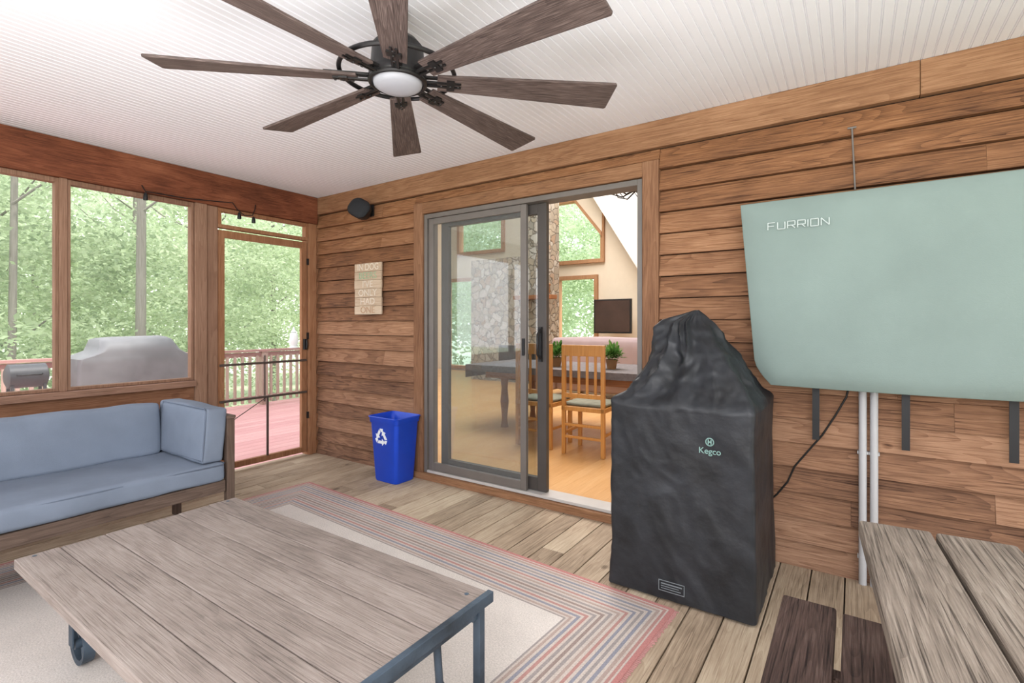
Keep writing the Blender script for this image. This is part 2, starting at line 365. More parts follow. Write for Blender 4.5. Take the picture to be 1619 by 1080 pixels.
# casing
cs=MB().box((DX0-.0,D-.042,0),(DX0+.1,D+.006,DZ)).box((DX1-.1+.0,D-.042,0),(DX1,D+.006,DZ)).build('trim_1',M_trimz,bevel=.003)
struct(cs,'brown wooden casing boards beside the sliding door','trim')
struct(MB().box((DX0+.1,D-.044,DZ-.09),(DX1-.1,D+.006,DZ-.002)).box((DX0,D-.06,0),(DX1,D-.043,.05)).box((DX0+.1,D-.043,0),(DX1-.1,D+.012,.051)).build('trim_2',M_trimx,bevel=.003),'brown header and threshold boards of the sliding door','trim')

# screen wall
st=sroot('wall_left','low brown board wall below the porch screens','wall')
b=MB()
for z0 in (0,.19,.38,.57): b.box((XL-.09,YB,z0+.002),(XL+.0-.004,1.87,z0+.188))
b.build('knee_board',M_knee,st,bevel=.003)
struct(B((XL-.1,YB,2.195),(XL+.03,D-.037,CEIL)).build('trim_3',M_beam,bevel=.004),'reddish brown beam over the screens','trim')
struct(MB().box((XL-.1,1.868,0),(XL+.02,1.955,2.195)).box((XL-.1,1.957,0),(XL+.0,2.046,2.195)).build('trim_4',M_postg,bevel=.004),'doubled brown post between the screen and the screen door','trim')
struct(MB().box((XL-.1,2.868,0),(XL+.012,D-.037,2.195)).box((XL-.1,D-.037,0),(XL-.002,D+.01,CEIL)).build('trim_5',M_doorw,bevel=.003),'corner post between screen door and house wall','trim')
struct(MB().box((XL-.12,YB,.755),(XL+.05,1.866,.80)).build('trim_6',M_sill,bevel=.004),'wooden sill under the screens','trim')
def screen_window(name,y0,y1,label):
    r=sroot(name,label,'window')
    f=MB(); x0,x1=XL-.06,XL-.0; z0,z1=.802,2.193;w=.02
    f.box((x0,y0,z0),(x1,y0+w,z1)).box((x0,y1-w,z0),(x1,y1,z1)).box((x0,y0+w,z0),(x1,y1-w,z0+w)).box((x0,y0+w,z1-w-.01),(x1,y1-w,z1))
    f.build('window_frame',M_postg,r,bevel=.002)
    MB().add([(XL-.045,y0+w,z0+w),(XL-.045,y1-w,z0+w),(XL-.045,y1-w,z1-w),(XL-.045,y0+w,z1-w)],[(0,1,2,3)]).build('insect_screen',M_screen,r)
screen_window('window_1',1.095,1.866,'screened opening right of the thin post, covered grill behind it')
screen_window('window_2',-.25,1.055,'screened opening at the left edge behind the sofa')
screen_window('window_3',-2.4,-.29,'screened opening beyond the left edge of view')
struct(MB().box((XL-.08,1.055,.80),(XL+.012,1.095,2.195)).box((XL-.08,-.29,.80),(XL+.012,-.25,2.195)).build('trim_7',M_postg,bevel=.003),'thin brown posts between the screens','trim')
# transom and screen door
r=sroot('window_4','narrow screened transom over the screen door','window')
MB().box((XL-.06,2.048,2.03),(XL,2.866,2.06)).box((XL-.06,2.048,2.165),(XL,2.866,2.193)).box((XL-.06,2.048,2.06),(XL,2.075,2.165)).box((XL-.06,2.84,2.06),(XL,2.866,2.165)).build('window_frame',M_doorw,r,bevel=.002)
MB().add([(XL-.04,2.07,2.06),(XL-.04,2.84,2.06),(XL-.04,2.84,2.165),(XL-.04,2.07,2.165)],[(0,1,2,3)]).build('insect_screen',M_screen,r)
r=sroot('door_1','wooden framed screen door with dark push bars opening to the deck','door')
y0,y1,z0,z1=2.052,2.862,.03,2.015
MB().box((XL-.05,y0,z0),(XL-.015,y0+.055,z1)).box((XL-.05,y1-.055,z0),(XL-.015,y1,z1)).box((XL-.05,y0+.055,z1-.06),(XL-.015,y1-.055,z1)).box((XL-.05,y0+.055,z0),(XL-.015,y1-.055,z0+.05)).build('door_frame',M_doorw,r,bevel=.003)
MB().add([(XL-.04,y0+.05,z0+.05),(XL-.04,y1-.05,z0+.05),(XL-.04,y1-.05,z1-.05),(XL-.04,y0+.05,z1-.05)],[(0,1,2,3)]).build('insect_screen',M_screen,r)
M_bar=plain('push_bar_metal',(84,72,66),.5,metal=.2)
for zz in (.90,.60):
    MB().box((XL-.012,y0+.01,zz-.010),(XL+.0,y1-.01,zz+.010)).build('push_bar',M_bar,r,bevel=.002)
MB().box((XL-.012,2.46,.08),(XL+.0,2.478,.60)).build('guard_strip',M_bar,r,bevel=.002)
MB().tube([(XL+.004,2.06,.38),(XL+.004,2.46,.60)],.004).build('brace_rod',M_bar,r)
MB().box((XL-.014,2.82,1.0),(XL+.01,2.85,1.10)).tube([(XL+.02,2.835,1.01),(XL+.03,2.835,1.05),(XL+.02,2.835,1.09)],.006).build('door_handle',M_blk,r)
for zz in (.35,1.1,1.8): MB().box((XL-.012,2.855,zz),(XL+.010,2.868,zz+.06)).build('hinge',M_blk,r)
# rear sides of the porch (behind the camera)
st=sroot('wall_back','low wall and posts of the screened porch side behind the viewer','wall')
b=MB().box((XL,YB-.1,0),(XR,YB,.75)); b.build('knee_board',M_knee,st)
b=MB()
for x in (XL,-2.6,-1.0,.7,XR-.1): b.box((x,YB-.1,.75),(x+.1,YB,CEIL))
for y in (-.8,1.2): b.box((XR,y,0),(XR+.1,y+.1,CEIL))
b.build('porch_post',M_postg,st)

# ------------------------------------------------------------------ sliding door
r=sroot('door_2','sliding glass patio door, left half closed and right half open','door')
X0,X1,Z0,Z1=-2.861,-1.058,.052,2.12
MB().box((X0,D-.03,Z0),(X0+.03,D+.1,Z1)).box((X1-.03,D-.03,Z0),(X1,D+.1,Z1)).box((X0+.03,D-.03,Z1-.035),(X1-.03,D+.1,Z1)).build('door_frame',M_alu,r,bevel=.002)
MB().box((X0+.03,D-.028,Z0-.0),(X1-.03,D+.111,Z0+.02)).build('sill_track',M_track,r,bevel=.002)
def panel(nm,x0,x1,y0,y1,sw,mat,glass,zb=Z0+.022,zt=Z1-.037):
    p=MB().box((x0,y0,zb),(x0+sw,y1,zt)).box((x1-sw,y0,zb),(x1,y1,zt)).box((x0+sw,y0,zt-sw),(x1-sw,y1,zt)).box((x0+sw,y0,zb),(x1-sw,y1,zb+sw*1.3)).build(nm,mat,r,bevel=.003)
    ym=(y0+y1)/2
    MB().add([(x0+sw,ym,zb+sw),(x1-sw,ym,zb+sw),(x1-sw,ym,zt-sw),(x0+sw,ym,zt-sw)],[(0,1,2,3)]).build('pane',glass,p)
    return p
p1=panel('sliding_panel',X0+.04,-1.895,D-.018,D+.012,.048,M_alu,M_screen)
p2=panel('sliding_panel',X0+.13,-1.76,D+.03,D+.07,.072,M_alud,M_glass)
MB().box((-1.925,D-.03,1.02),(-1.905,D-.018,1.14)).build('latch',M_blk,p1,bevel=.002)
MB().box((-1.815,D+.012,.98),(-1.79,D+.03,1.22)).tube([(-1.80,D+.015,1.0),(-1.80,D-.02,1.03),(-1.80,D-.02,1.17),(-1.80,D+.015,1.2)],.009).build('door_handle',M_blk,p2)

# ------------------------------------------------------------------ house interior
b=MB(); x=-9.4
def clipY(x): # front boundary of interior
    return 3.095 if x>-4.28 else 3.12+( -4.3-x)/5.1*3.78
while x<2.5:
    ya=max(clipY(x),clipY(x+.09)); b.box((x,ya,.0),(x+.0895,10,.05)); x+=.09
fi=struct(b.build('floor_interior',M_honey),'honey coloured wood floor inside the house','floor')
MB().prism([(2.5,3.095),(2.5,10),(-9.3,10),(-9.3,6.95),(-4.3,3.2),(-4.2,3.095)],'z',-.08,-.002).build('interior_light_block',M_under,fi)  # slab added under the indoor floor to stop light leaks
holes=[(-5.5,-4.6,.79,2.24),(-5.62,-4.45,2.62,3.95),(-8.8,-7.1,.15,2.35),(-8.4,-7.05,3.05,3.95)]
struct(cells(-9.4,2.5,0,5.6,10,10.12,holes).build('wall_far',M_cream),'cream far wall inside the house','wall')
b=MB().prism([(-4.3,3.12),(-9.4,6.9),(-9.4,7.0),(-4.3,3.22)],'z',0,5.6); b.box((-9.5,6.9,0),(-9.4,10.1,5.6)); struct(b.build('wall_interior_left',M_greyw),'pale grey side wall inside the house','wall')
struct(B((2.5,3.1,0),(2.6,10.1,5.6)).build('wall_interior_right',M_cream),'cream side wall inside the house beyond view','wall')
struct(B((-4.3,3.0,2.66),(2.5,3.095,5.6)).build('wall_interior_front',M_cream),'upper wall above the patio door','wall')
struct(MB().prism([(2.6,2.9),(2.6,10.2),(-9.5,10.2),(-9.5,6.9),(-4.3,2.9)],'z',5.6,5.7).build('ceiling_interior',M_cream2),'high ceiling inside the house','ceiling')
struct(MB().prism([(-4.95,5.6),(-4.72,4.25),(-3.45,2.2),(-.6,2.2),(-.6,5.6)],'y',9.6,9.7).build('ceiling_slope',M_cream2),'white sloping ceiling panel of the great room','ceiling')
def iwin(name,h,label,mull=0):
    r=sroot(name,label,'window'); x0,x1,z0,z1=h; w=.07
    f=MB().box((x0-.06,9.93,z0-.06),(x0+.02,10.1,z1+.06)).box((x1-.02,9.93,z0-.06),(x1+.06,10.1,z1+.06)).box((x0+.02,9.93,z0-.06),(x1-.02,10.1,z0+.02)).box((x0+.02,9.93,z1-.02),(x1-.02,10.1,z1+.06))
    f.build('window_frame',M_tan,r)
    if mull: MB().box(((x0+x1)/2-.03,9.97,z0+.02),((x0+x1)/2+.03,10.08,z1-.02)).build('mullion',M_wht,r)
    MB().add([(x0,10.04,z0),(x1,10.04,z0),(x1,10.04,z1),(x0,10.04,z1)],[(0,1,2,3)]).build('pane',M_wglass,r)
    return r
iwin('window_5',holes[0],'lower window of the great room with wooden trim',0)
r=iwin('window_6',holes[1],'upper angled window of the great room')
MB().prism([(-5.05,3.97),(-4.43,3.97),(-4.43,3.2)],'y',9.92,10.11).build('slanted_corner',M_cream,r)
MB().prism([(-5.12,3.97),(-5.05,3.97),(-4.43,3.2),(-4.43,3.1),],'y',9.90,9.95).build('slanted_trim',M_tan,r)
iwin('window_7',holes[2],'tall glass doors of the great room seen through the sliding panel',1)
iwin('window_8',holes[3],'upper left window of the great room seen through the sliding panel')
# fireplace
t=thing('stone_fireplace','fieldstone fireplace with chimney and wooden mantel in the great room','fireplace',(-5.8,8.7,.05))
MB().box((-6.84,8.5,.05),(-4.9,8.9,2.6)).build('hearth_wall',M_stone,t)
MB().box((-5.6,8.55,2.6),(-4.9,8.9,5.58)).build('chimney',M_stone,t)
MB().box((-5.6,8.28,1.72),(-4.72,8.5,1.80)).build('mantel',M_tabw,t,bevel=.01)
MB().box((-6.1,8.49,.1),(-5.2,8.51,.8)).build('firebox',M_blk,t)
o=MB(); o.lathe([(.05,0),(.09,.06),(.07,.14),(.1,.2),(.03,.26),(.05,.3)],(-4.9,8.38,1.80),16)
tag(o.build('vase',M_pot,origin=(-4.9,8.38,1.80)),'small brown vase on the stone fireplace mantel','vase')
# tv inside
t=thing('television','dark flat television hanging on the cream far wall inside','television',(-4.02,9.9,1.07))
MB().box((-4.42,9.50,1.05),(-3.62,9.56,1.74)).build('body',M_blk,t,bevel=.006)
MB().box((-4.39,9.494,1.08),(-3.65,9.50,1.71)).build('screen',M_tv,t)
MB().box((-4.06,9.56,1.3),(-3.98,10,1.4)).build('wall_mount',M_blk,t)
# indoor couch
t=thing('couch','mauve upholstered couch under the indoor television','couch',(-3.2,7.6,.05))
MB().cushion((-4.1,7.3,.15),(-2.2,8.1,.5),.06,.02).build('seat',M_couch,t)
MB().cushion((-4.1,7.15,.3),(-2.2,7.4,1.02),.08,.02).build('backrest',M_couch,t)
for x in (-4.25,-2.2): MB().cushion((x,7.2,.15),(x+.18,8.1,.68),.06,.01).build('armrest',M_couch,t)
for x in (-4.0,-2.35):
    for y in (7.35,8.0): MB().box((x,y,.05),(x+.06,y+.06,.18)).build('leg',M_tabw,t)
# dining table
t=thing('dining_table','wooden dining table under a grey patterned cloth inside the house','table',(-2.6,5.0,.05))
MB().box((-3.7,4.6,.72),(-1.4,5.6,.76)).build('tabletop',M_tabw,t,bevel=.005)
MB().box((-3.55,4.68,.62),(-1.55,5.52,.72)).build('apron',M_tabw,t)
for x in (-3.35,-1.7):
    for y in (4.78,5.4): MB().lathe([(.045,0),(.03,.1),(.05,.3),(.035,.45),(.05,.57)],(x,y,.05),12).build('leg',M_tabw,t)
b=MB(); b.box((-3.75,4.56,.765),(-1.36,5.64,.77)); b.box((-3.75,4.555,.70),(-1.36,4.56,.77)); b.box((-3.755,4.56,.62),(-3.75,5.64,.77))
tag(b.build('tablecloth',M_cloth,origin=(-2.8,5,.76)),'grey patterned cloth lying on the indoor dining table','tablecloth')
def chair(x,y,rz,label):
    t=thing('dining_chair',label,'chair',(x,y,.05),rz,'honey wood dining chairs at the indoor table')
    w=.19
    def lp(m,n,mat=M_orange,bv=.004): return m.build(n,mat,t,local=True,bevel=bv)
    for sx in (-1,1):
        lp(MB().box((sx*w-.018,-.2,0),(sx*w+.018,-.165,1.0)),'leg'); lp(MB().box((sx*w-.018,.17,0),(sx*w+.018,.205,.43)),'leg')
    lp(MB().box((-w-.02,-.2,.40),(w+.02,.21,.44)),'seat_frame')
    lp(MB().cushion((-w,-.16,.44),(w,.2,.475),.015,.01),'seat',M_seatf,0)
    lp(MB().box((-w,-.198,.90),(w,-.17,1.0)),'back_rail'); lp(MB().box((-w,-.198,.52),(w,-.17,.56)),'back_rail')
    for i in range(4): x0=-.12+i*.08; lp(MB().box((x0-.012,-.192,.56),(x0+.012,-.176,.90)),'back_slat')
    for zz in (.15,.26): lp(MB().box((-w,-.195,zz),(w,-.175,zz+.025)),'stretcher')
    for sx in (-1,1): lp(MB().box((sx*w-.01,-.17,.18),(sx*w+.01,.17,.205)),'stretcher')
chair(-2.03,4.30,0.05,'honey wood slat-back dining chair seen through the open door half')
chair(-2.56,4.34,-.04,'honey wood dining chair partly behind the central door stile')
def houseplant(x,y,label):
    z0=.77
    t=thing('potted_plant',label,'plant',(x,y,z0),0,'leafy plants on the indoor dining table')
    MB().lathe([(.045,0),(.06,.09),(.065,.10),(.05,.10),(.045,.09)],(x,y,z0),16).build('pot',M_pot,t)
    b=MB()
    for i in range(420):
        a=random.uniform(0,2*PI); e=random.uniform(-.1,1.5); L=random.uniform(.04,.16); c=Vector((x,y,z0+.11))+Vector((random.gauss(0,.025),random.gauss(0,.025),random.gauss(.02,.02)))
        d=Vector((math.cos(a)*math.cos(e),math.sin(a)*math.cos(e),math.sin(e))); s=d.cross(Vector((0,0,1))).normalized()*.012
        b.add([c+d*L*.4,c+d*L*.75+s,c+d*L-Vector((0,0,.01)),c+d*L*.75-s],[(0,1,2,3)])
    b.build('foliage',M_plant,t)
houseplant(-2.73,4.9,'green leafy potted plant left of the chair back')
houseplant(-2.10,4.95,'green leafy potted plant right of the chair back')
# chandelier
t=thing('chandelier','dark branching chandelier at the top of the open door half','chandelier',(-1.8,4.9,2.55))
MB().tube([(-1.8,4.9,2.6),(-1.8,4.9,5.6)],.006).build('cord',M_blk,t)
for k in range(8):
    a=k*PI/4+.3; ca,sa=math.cos(a),math.sin(a)
    MB().tube([(-1.8,4.9,2.6),(-1.8+.15*ca,4.9+.15*sa,2.53),(-1.8+.3*ca,4.9+.3*sa,2.58),(-1.8+.36*ca,4.9+.36*sa,2.7)],[.009,.008,.006,.003]).tube([(-1.8+.2*ca,4.9+.2*sa,2.55),(-1.8+.25*ca-.05*sa,4.9+.25*sa+.05*ca,2.64)],[.006,.003]).build('arm',M_fanm,t)

# ------------------------------------------------------------------ rug
L0=Vector((-3.53,2.37)); R0=Vector((-.64,2.2)); ex=(R0-L0).normalized(); ey=Vector((-ex.y,ex.x)); hx=(R0-L0).length/2; hy=1.55
cc=(L0+R0)/2-ey*hy
b=MB(); b.loft([rrect(0,0,hx,hy,.01,0,2),rrect(0,0,hx,hy,.01,.006,2)],smooth=False)
ru=b.build('area_rug',rugmat(hx,hy)); ru.location=(cc.x,cc.y,.0005); ru.rotation_euler=(0,0,math.atan2(ex.y,ex.x)); tag(ru,'cream flatweave rug with nested red, blue and tan border stripes','rug')
ORG[ru.name]=Vector((0,0,0))
b=MB()
for k in range(300):
    yy=-hy+k*2*hy/300
    b.box((hx,yy,.0005),(hx+.012+random.random()*.008,yy+.006,.003))
f=b.build('fringe',plain('rug_fringe',(188,138,134),.9),ru,local=True)

# ------------------------------------------------------------------ sofa
t=thing('outdoor_sofa','blue cushioned outdoor sofa with grey brown wooden frame below the screens','sofa',(-3.3,.55,0.008))
sy0,sy1=-.45,1.505
MB().box((-2.995,sy0,.29),(-2.957,sy1-.05,.355)).box((-3.66,sy0,.275),(-3.62,sy1-.05,.355)).box((-3.62,sy0,.30),(-3.0,sy0+.05,.355)).box((-3.62,sy1-.1,.30),(-3.0,sy1-.05,.355)).box((-3.62,.5,.30),(-3.0,.56,.355)).build('seat_frame',M_sofaw,t,bevel=.004)
for x in (-2.995,-3.665):
    for y in (sy0,sy1-.042): MB().box((x,y,.008),(x+.042,y+.042,.70)).build('leg',M_sofaz,t,bevel=.004)
for y in (sy0,sy1-.042):
    MB().box((-3.665,y-.003,.70),(-2.948,y+.045,.718)).box((-3.62,y+.01,.45),(-3.0,y+.034,.66)).build('armrest_frame',M_sofaw,t,bevel=.003)
MB().box((-3.66,sy0+.05,.60),(-3.63,sy1-.05,.70)).box((-3.66,sy0+.05,.42),(-3.63,sy1-.05,.5)).build('back_frame',M_sofaw,t,bevel=.003)
cu=MB().cushion((-3.6,sy0+.05,.358),(-2.945,sy1-.055,.46),.022,.006,24).build('seat_cushion',M_bluef,t)
def piping(pts,par): MB().tube(pts,.0045,6,closed=True).build('piping',M_pipe,par)
piping([(-2.947,sy0+.08,.448),(-2.947,sy1-.07,.448),(-2.957,sy1-.06,.453),(-3.55,sy1-.065,.453),(-3.55,sy0+.06,.453)],cu)
Mb=Matrix.Translation((-3.5,0,.46))@Matrix.Rotation(math.radians(-7),4,'Y')@Matrix.Translation((3.5,0,-.46))
cu=MB().cushion((-3.58,sy0+.06,.455),(-3.46,sy1-.175,.765),.022,.008,24,M=Mb).build('back_cushion',M_bluef,t)
Ma=Matrix.Translation((0,1.4,.46))@Matrix.Rotation(math.radians(-4),4,'X')@Matrix.Translation((0,-1.4,-.46))
cu=MB().cushion((-3.56,sy1-.175,.462),(-2.965,sy1-.055,.77),.02,.006,16,M=Ma).build('arm_cushion',M_bluef,t)
piping([Ma@Vector(p) for p in ((-2.968,sy1-.172,.48),(-2.968,sy1-.172,.755),(-2.98,sy1-.174,.765),(-3.5,sy1-.174,.765),(-3.5,sy1-.174,.48))],cu)

# ------------------------------------------------------------------ coffee cart
tx0,tx1,ty0,ty1,tz=-2.43,-.915,.475,1.24,.42
t=thing('coffee_table','low industrial cart coffee table with weathered plank top and iron wheels','coffee table',((tx0+tx1)/2,(ty0+ty1)/2,.008))
b=MB(); ys=[ty0,.60,.735,.86,.99,1.115,ty1]
for a,c in zip(ys,ys[1:]):
    b.box((tx0+random.uniform(0,.012),a+.0014,tz-.034),(tx1-.006,c-.0014,tz+random.uniform(-.001,.001)))
b.build('tabletop',M_ctop,t,bevel=.003)
MB().box((tx1-.006,ty0-.004,tz-.028),(tx1+.002,ty1+.004,tz+.003)).box((tx1-.018,ty0-.004,tz+.0015),(tx1+.002,ty1+.004,tz+.004)).box((tx0+.05,ty0+.03,tz-.065),(tx1-.02,ty0+.07,tz-.035)).box((tx0+.05,ty1-.07,tz-.065),(tx1-.02,ty1-.03,tz-.035)).box((tx1-.045,ty0+.07,tz-.055),(tx1-.015,ty1-.07,tz-.035)).box((tx0+.05,ty0+.07,tz-.065),(tx0+.09,ty1-.07,tz-.035)).build('iron_frame',M_iron,t,bevel=.002)
for y in (ty0+.01,ty1-.05):
    MB().box((tx1-.036,y,.008),(tx1-.010,y+.026,tz-.036)).build('leg',M_iron,t,bevel=.002)
    MB().tube([(tx1-.025,y+.0,.1),(tx1-.025,y-.1 if y>1 else y+.1,.16),(tx1-.025,y-.16 if y>1 else y+.16,.26),(tx1-.025,y-.17 if y>1 else y+.17,tz-.05)],.011,8).build('brace',M_iron,t)
for xx in (tx0+.03,tx1-.06,):
    for yy in (ty0+.05,ty1-.05): 
        MB().lathe([(.007,0),(.007,.001),(.003,.002)],(xx,yy,tz+.001),10).build('bolt',M_iron,t)
for yy in (ty0+.165,ty1-.165):
    wx=tx0+.1; R_=.075; w=MB()
    Mx=Matrix.Translation((wx,yy,.008+R_))@Matrix.Rotation(PI/2,4,'X')
    w.lathe([(.058,-.015),(R_,-.018),(R_,.018),(.058,.015),(.058,-.015)],(0,0,0),32,M=Mx); w.lathe([(.018,-.024),(.018,.024)],(0,0,0),14,M=Mx)
    for k in range(5):
        a=k*2*PI/5; w.tube([(.015*math.cos(a),.015*math.sin(a),0),(.06*math.cos(a),.06*math.sin(a),0)],.007,6,M=Mx)
    w.build('wheel',M_iron,t)
    MB().box((wx-.02,yy-.035,.08),(wx+.02,yy-.028,tz-.065)).box((wx-.02,yy+.028,.08),(wx+.02,yy+.035,tz-.065)).box((wx-.04,yy-.04,tz-.075),(wx+.04,yy+.04,tz-.065)).build('wheel_fork',M_iron,t,bevel=.002)

# ------------------------------------------------------------------ recycling bin
bx,by=-3.035,2.80
t=thing('recycling_bin','blue plastic recycling bin with white arrows beside the glass door','bin',(bx,by,0))
def rr(z,s): return rrect(bx,by,.125+.03*z/.51+s,.10+.025*z/.51+s,.03,z,5)
b=MB(); b.loft([rr(.002,-.004),rr(.02,0),rr(.46,0),rr(.465,.006),rr(.5,.008),rr(.51,.014),rr(.515,.008),rr(.5,-.003),rr(.02,-.006)]); b.build('body',M_blue,t)
tilt=math.atan(.025/.51)
Mz=Matrix.Translation((-3.055,by-(.10+.025*.36/.51)-.0015,.355))@Matrix.Rotation(PI/2+tilt,4,'X')
b=MB()
for k in range(3):
    Rk=Mz@Matrix.Rotation(k*2*PI/3,4,'Z')@Matrix.Scale(.088,4)
    b.prism([(-.50,-.56),(.08,-.56),(.08,-.74),(.42,-.43),(.08,-.12),(.08,-.30),(-.36,-.30)],'z',-.01,.02,M=Rk)
    b.prism([(-.60,-.52),(-.42,-.26),(-.54,-.05),(-.79,-.19)],'z',-.01,.02,M=Rk)
b.build('recycling_symbol',M_binw,t)

# ------------------------------------------------------------------ black cover
t=thing('appliance_cover','tall black vinyl cover draped over a drink dispenser beside the door','cover',(-.65,2.58,0))
cx0,cy0=-.652,2.565
prof=[(.012,.322,.315,0,0,.02),(.2,.320,.312,0,0,.02),(.4,.318,.31,0,0,.02),(.6,.316,.31,0,0,.02),(.8,.316,.310,0,0,.02),(.872,.318,.312,0,0,.02),(.892,.308,.302,0,0,.02),(.925,.268,.266,.008,.0,.02),(1.0,.222,.212,.004,0,.02),(1.08,.186,.165,-.004,0,.02),(1.16,.154,.122,-.018,0,.02),(1.22,.130,.090,-.032,0,.018),(1.255,.106,.066,-.034,0,.015),(1.28,.066,.042,-.018,0,.012),(1.31,.012,.010,.010,0,.005)]
rings=[]; NV=150
def lerp(a,b,s): return [x+(y-x)*s for x,y in zip(a,b)]
def ridge(v): return (1-abs(noise.noise(v))*2.2)
for k in range(NV+1):
    z=.012+(1.31-.012)*k/NV
    for p,q in zip(prof,prof[1:]):
        if p[0]<=z<=q[0]+1e-9: pr=lerp(p,q,(z-p[0])/(q[0]-p[0])); break
    base=rrect(cx0+pr[3],cy0+pr[4],pr[1],pr[2],min(max(.006,pr[5]),pr[1]*.95,pr[2]*.95),z,10)
    P=[Vector(p) for p in base]; out=[]; n=len(P)
    per=[(P[(i+1)%n]-P[i]).length for i in range(n)]; tot=sum(per); M_=240; acc=0; i=0
    for m in range(M_):
        s=m*tot/M_
        while s>acc+per[i]+1e-9: acc+=per[i]; i+=1
        q=P[i].lerp(P[(i+1)%n],(s-acc)/max(per[i],1e-9))
        nrm=Vector((q.x-cx0-pr[3],q.y-cy0-pr[4],0)).normalized(); a=math.atan2(nrm.y,nrm.x)
        if z<.872:
            w=noise.noise_vector(Vector((q.x*3,q.y*3,z*3)))*.25
            v=Vector((q.x*4+z*2.0,q.y*4,z*2.4))+w*2
            dsp=.005*(ridge(v)-.5)+.003*(ridge(v*2.9+Vector((5,2,1)))-.5)+.010*noise.noise(Vector((q.x*3,q.y*3,z*1.6)))
            dz=0
        else:
            up=min(1,(z-.872)/.05)*min(1,(1.31-z)/.05)
            w=noise.noise_vector(Vector((q.x*3,q.y*3,z*3)))*.35
            v=Vector((math.cos(a)*1.9,math.sin(a)*1.9,z*.8+4))+w
            dsp=up*(.038*(ridge(v)-.6)+.014*(ridge(Vector((q.x*9,q.y*9,z*6))+w)-.5)+.007*(ridge(Vector((q.x*20,q.y*20,z*14)))-.5))
            dz=.012*noise.noise(Vector((q.x*7,q.y*7,3)))*up
        if .78<z<=.95: dz+= -.016*abs(math.sin((q.x-cx0)*PI/.64+PI/2))*max(0,1-abs(z-.865)/.085)
        out.append((q.x+nrm.x*dsp,q.y+nrm.y*dsp,z+dz))
    rings.append(out)
cvb=MB().loft(rings,False,True).build('cover_body',M_cover,t)
fy=cy0-.312-.011
Mf=lambda X,Z,y=fy: Matrix.Translation((X,y,Z))@Matrix.Rotation(PI/2,4,'X')
text_obj('Kegco',.036,M_logog,t,Mf(-.507,.70),bold=.0002)
b=MB()
Mq=Mf(-.507,.740)
b.tube([(.016*math.cos(k*PI/12),.016*math.sin(k*PI/12),0) for k in range(24)],.0023,6,closed=True,M=Mq)
b.box((-.008,-.010,-.001),(-.0035,.010,.001),M=Mq).box((.0035,-.010,-.001),(.008,.010,.001),M=Mq).box((-.0035,-.0025,-.001),(.0035,.0025,.001),M=Mq); b.build('emblem',M_logog,t)
b=MB(); Mq=Mf(-.668,.075,fy-.004)@Matrix.Scale(.92,4)
for lo,hi in (((-.062,-.026,-.001),(.062,-.023,.001)),((-.062,.023,-.001),(.062,.026,.001)),((-.062,-.023,-.001),(-.059,.023,.001)),((.059,-.023,-.001),(.062,.023,.001)),((-.05,.008,-.001),(.05,.013,.001)),((-.05,-.003,-.001),(.035,0,.001)),((-.05,-.014,-.001),(.045,-.011,.001))): b.box(lo,hi,M=Mq)
b.build('care_label',plain('label_print',(118,124,128),.6,var=0),t)

# ------------------------------------------------------------------ television cover
t=thing('television_cover','mint green fabric cover over a large wall television','cover',(.27,2.8,.93))
nx,nz=40,30; tl,tr,zb,zt=-.474,1.06,.945,1.842
def outline(u,v): # u 0..1 across, v 0..1 up
    z=zb+(zt-zb)*v; k=.075*(1-v)+.062*max(0,1-v/.13)**1.6; l=tl+k; rgt=tr-k
    return l+(rgt-l)*u, z-.012*math.sin(u*PI)*(1-v)*.6+.01*(u)*v
def gridface(y,bul):
    vs=[];fs=[]
    for i in range(nx+1):
        for j in range(nz+1):
            u,v=i/nx,j/nz; X,Z=outline(u,v); e=min(u,1-u,v,1-v); k=min(1,e*12)
            Y=y-bul*(math.sqrt(k))-(.012*noise.noise(Vector((X*2.5,Z*3,y)))+.006*noise.noise(Vector((X*8,Z*5,y))) if bul else 0)*k
            vs.append((X,Y,Z))
    for i in range(nx):
        for j in range(nz): k=i*(nz+1)+j; fs.append((k,k+1,k+nz+2,k+nz+1))
    return vs,fs
b=MB(); vs,fs=gridface(2.765,.03); b.add(vs,fs,.5,True); vs2,_=gridface(2.885,0); o=len(vs); b.add(vs2,fs,.5,True)
idx=[i*(nz+1) for i in range(nx+1)]+[nx*(nz+1)+j for j in range(1,nz+1)]+[i*(nz+1)+nz for i in range(nx-1,-1,-1)]+[j for j in range(nz-1,0,-1)]
m=len(idx); b.f+= [[idx[k],idx[(k+1)%m],o+idx[(k+1)%m],o+idx[k]] for k in range(m)]; b.r+=[.5]*m; b.sm+=[True]*m
bd=b.build('cover_body',M_mint,t)
pts=[Vector(vs[k])+Vector((0,.004,0)) for k in idx]; MB().tube(pts,.0035,6,closed=True).build('seam',M_mintd,bd)
P0=on_y(1214,364,2.722); b=MB(); xx=0; LH,LW,G=.033,.031,.011
glyph={'F':[((0,0),(0,1)),((0,1),(1,1)),((0,.5),(.85,.5))],'U':[((0,1),(0,0)),((0,0),(1,0)),((1,0),(1,1))],'R':[((0,0),(0,1)),((0,1),(1,1)),((1,1),(1,.42)),((1,.42),(0,.42)),((.55,.42),(1,0))],'I':[((0,0),(0,1))],'O':[((0,0),(0,1)),((0,1),(1,1)),((1,1),(1,0)),((1,0),(0,0))],'N':[((0,0),(0,1)),((0,1),(1,0)),((1,0),(1,1))]}
for ch in 'FURRION':
    for (ax,az),(bx_,bz_) in glyph[ch]:
        p=Vector((P0.x+xx+ax*LW,2.7215,P0.z+az*LH)); q=Vector((P0.x+xx+bx_*LW,2.7215,P0.z+bz_*LH)); b.tube([p,q],.0024,4)
    xx+=(0 if ch=='I' else LW)+G
b.build('lettering',M_logow,t)
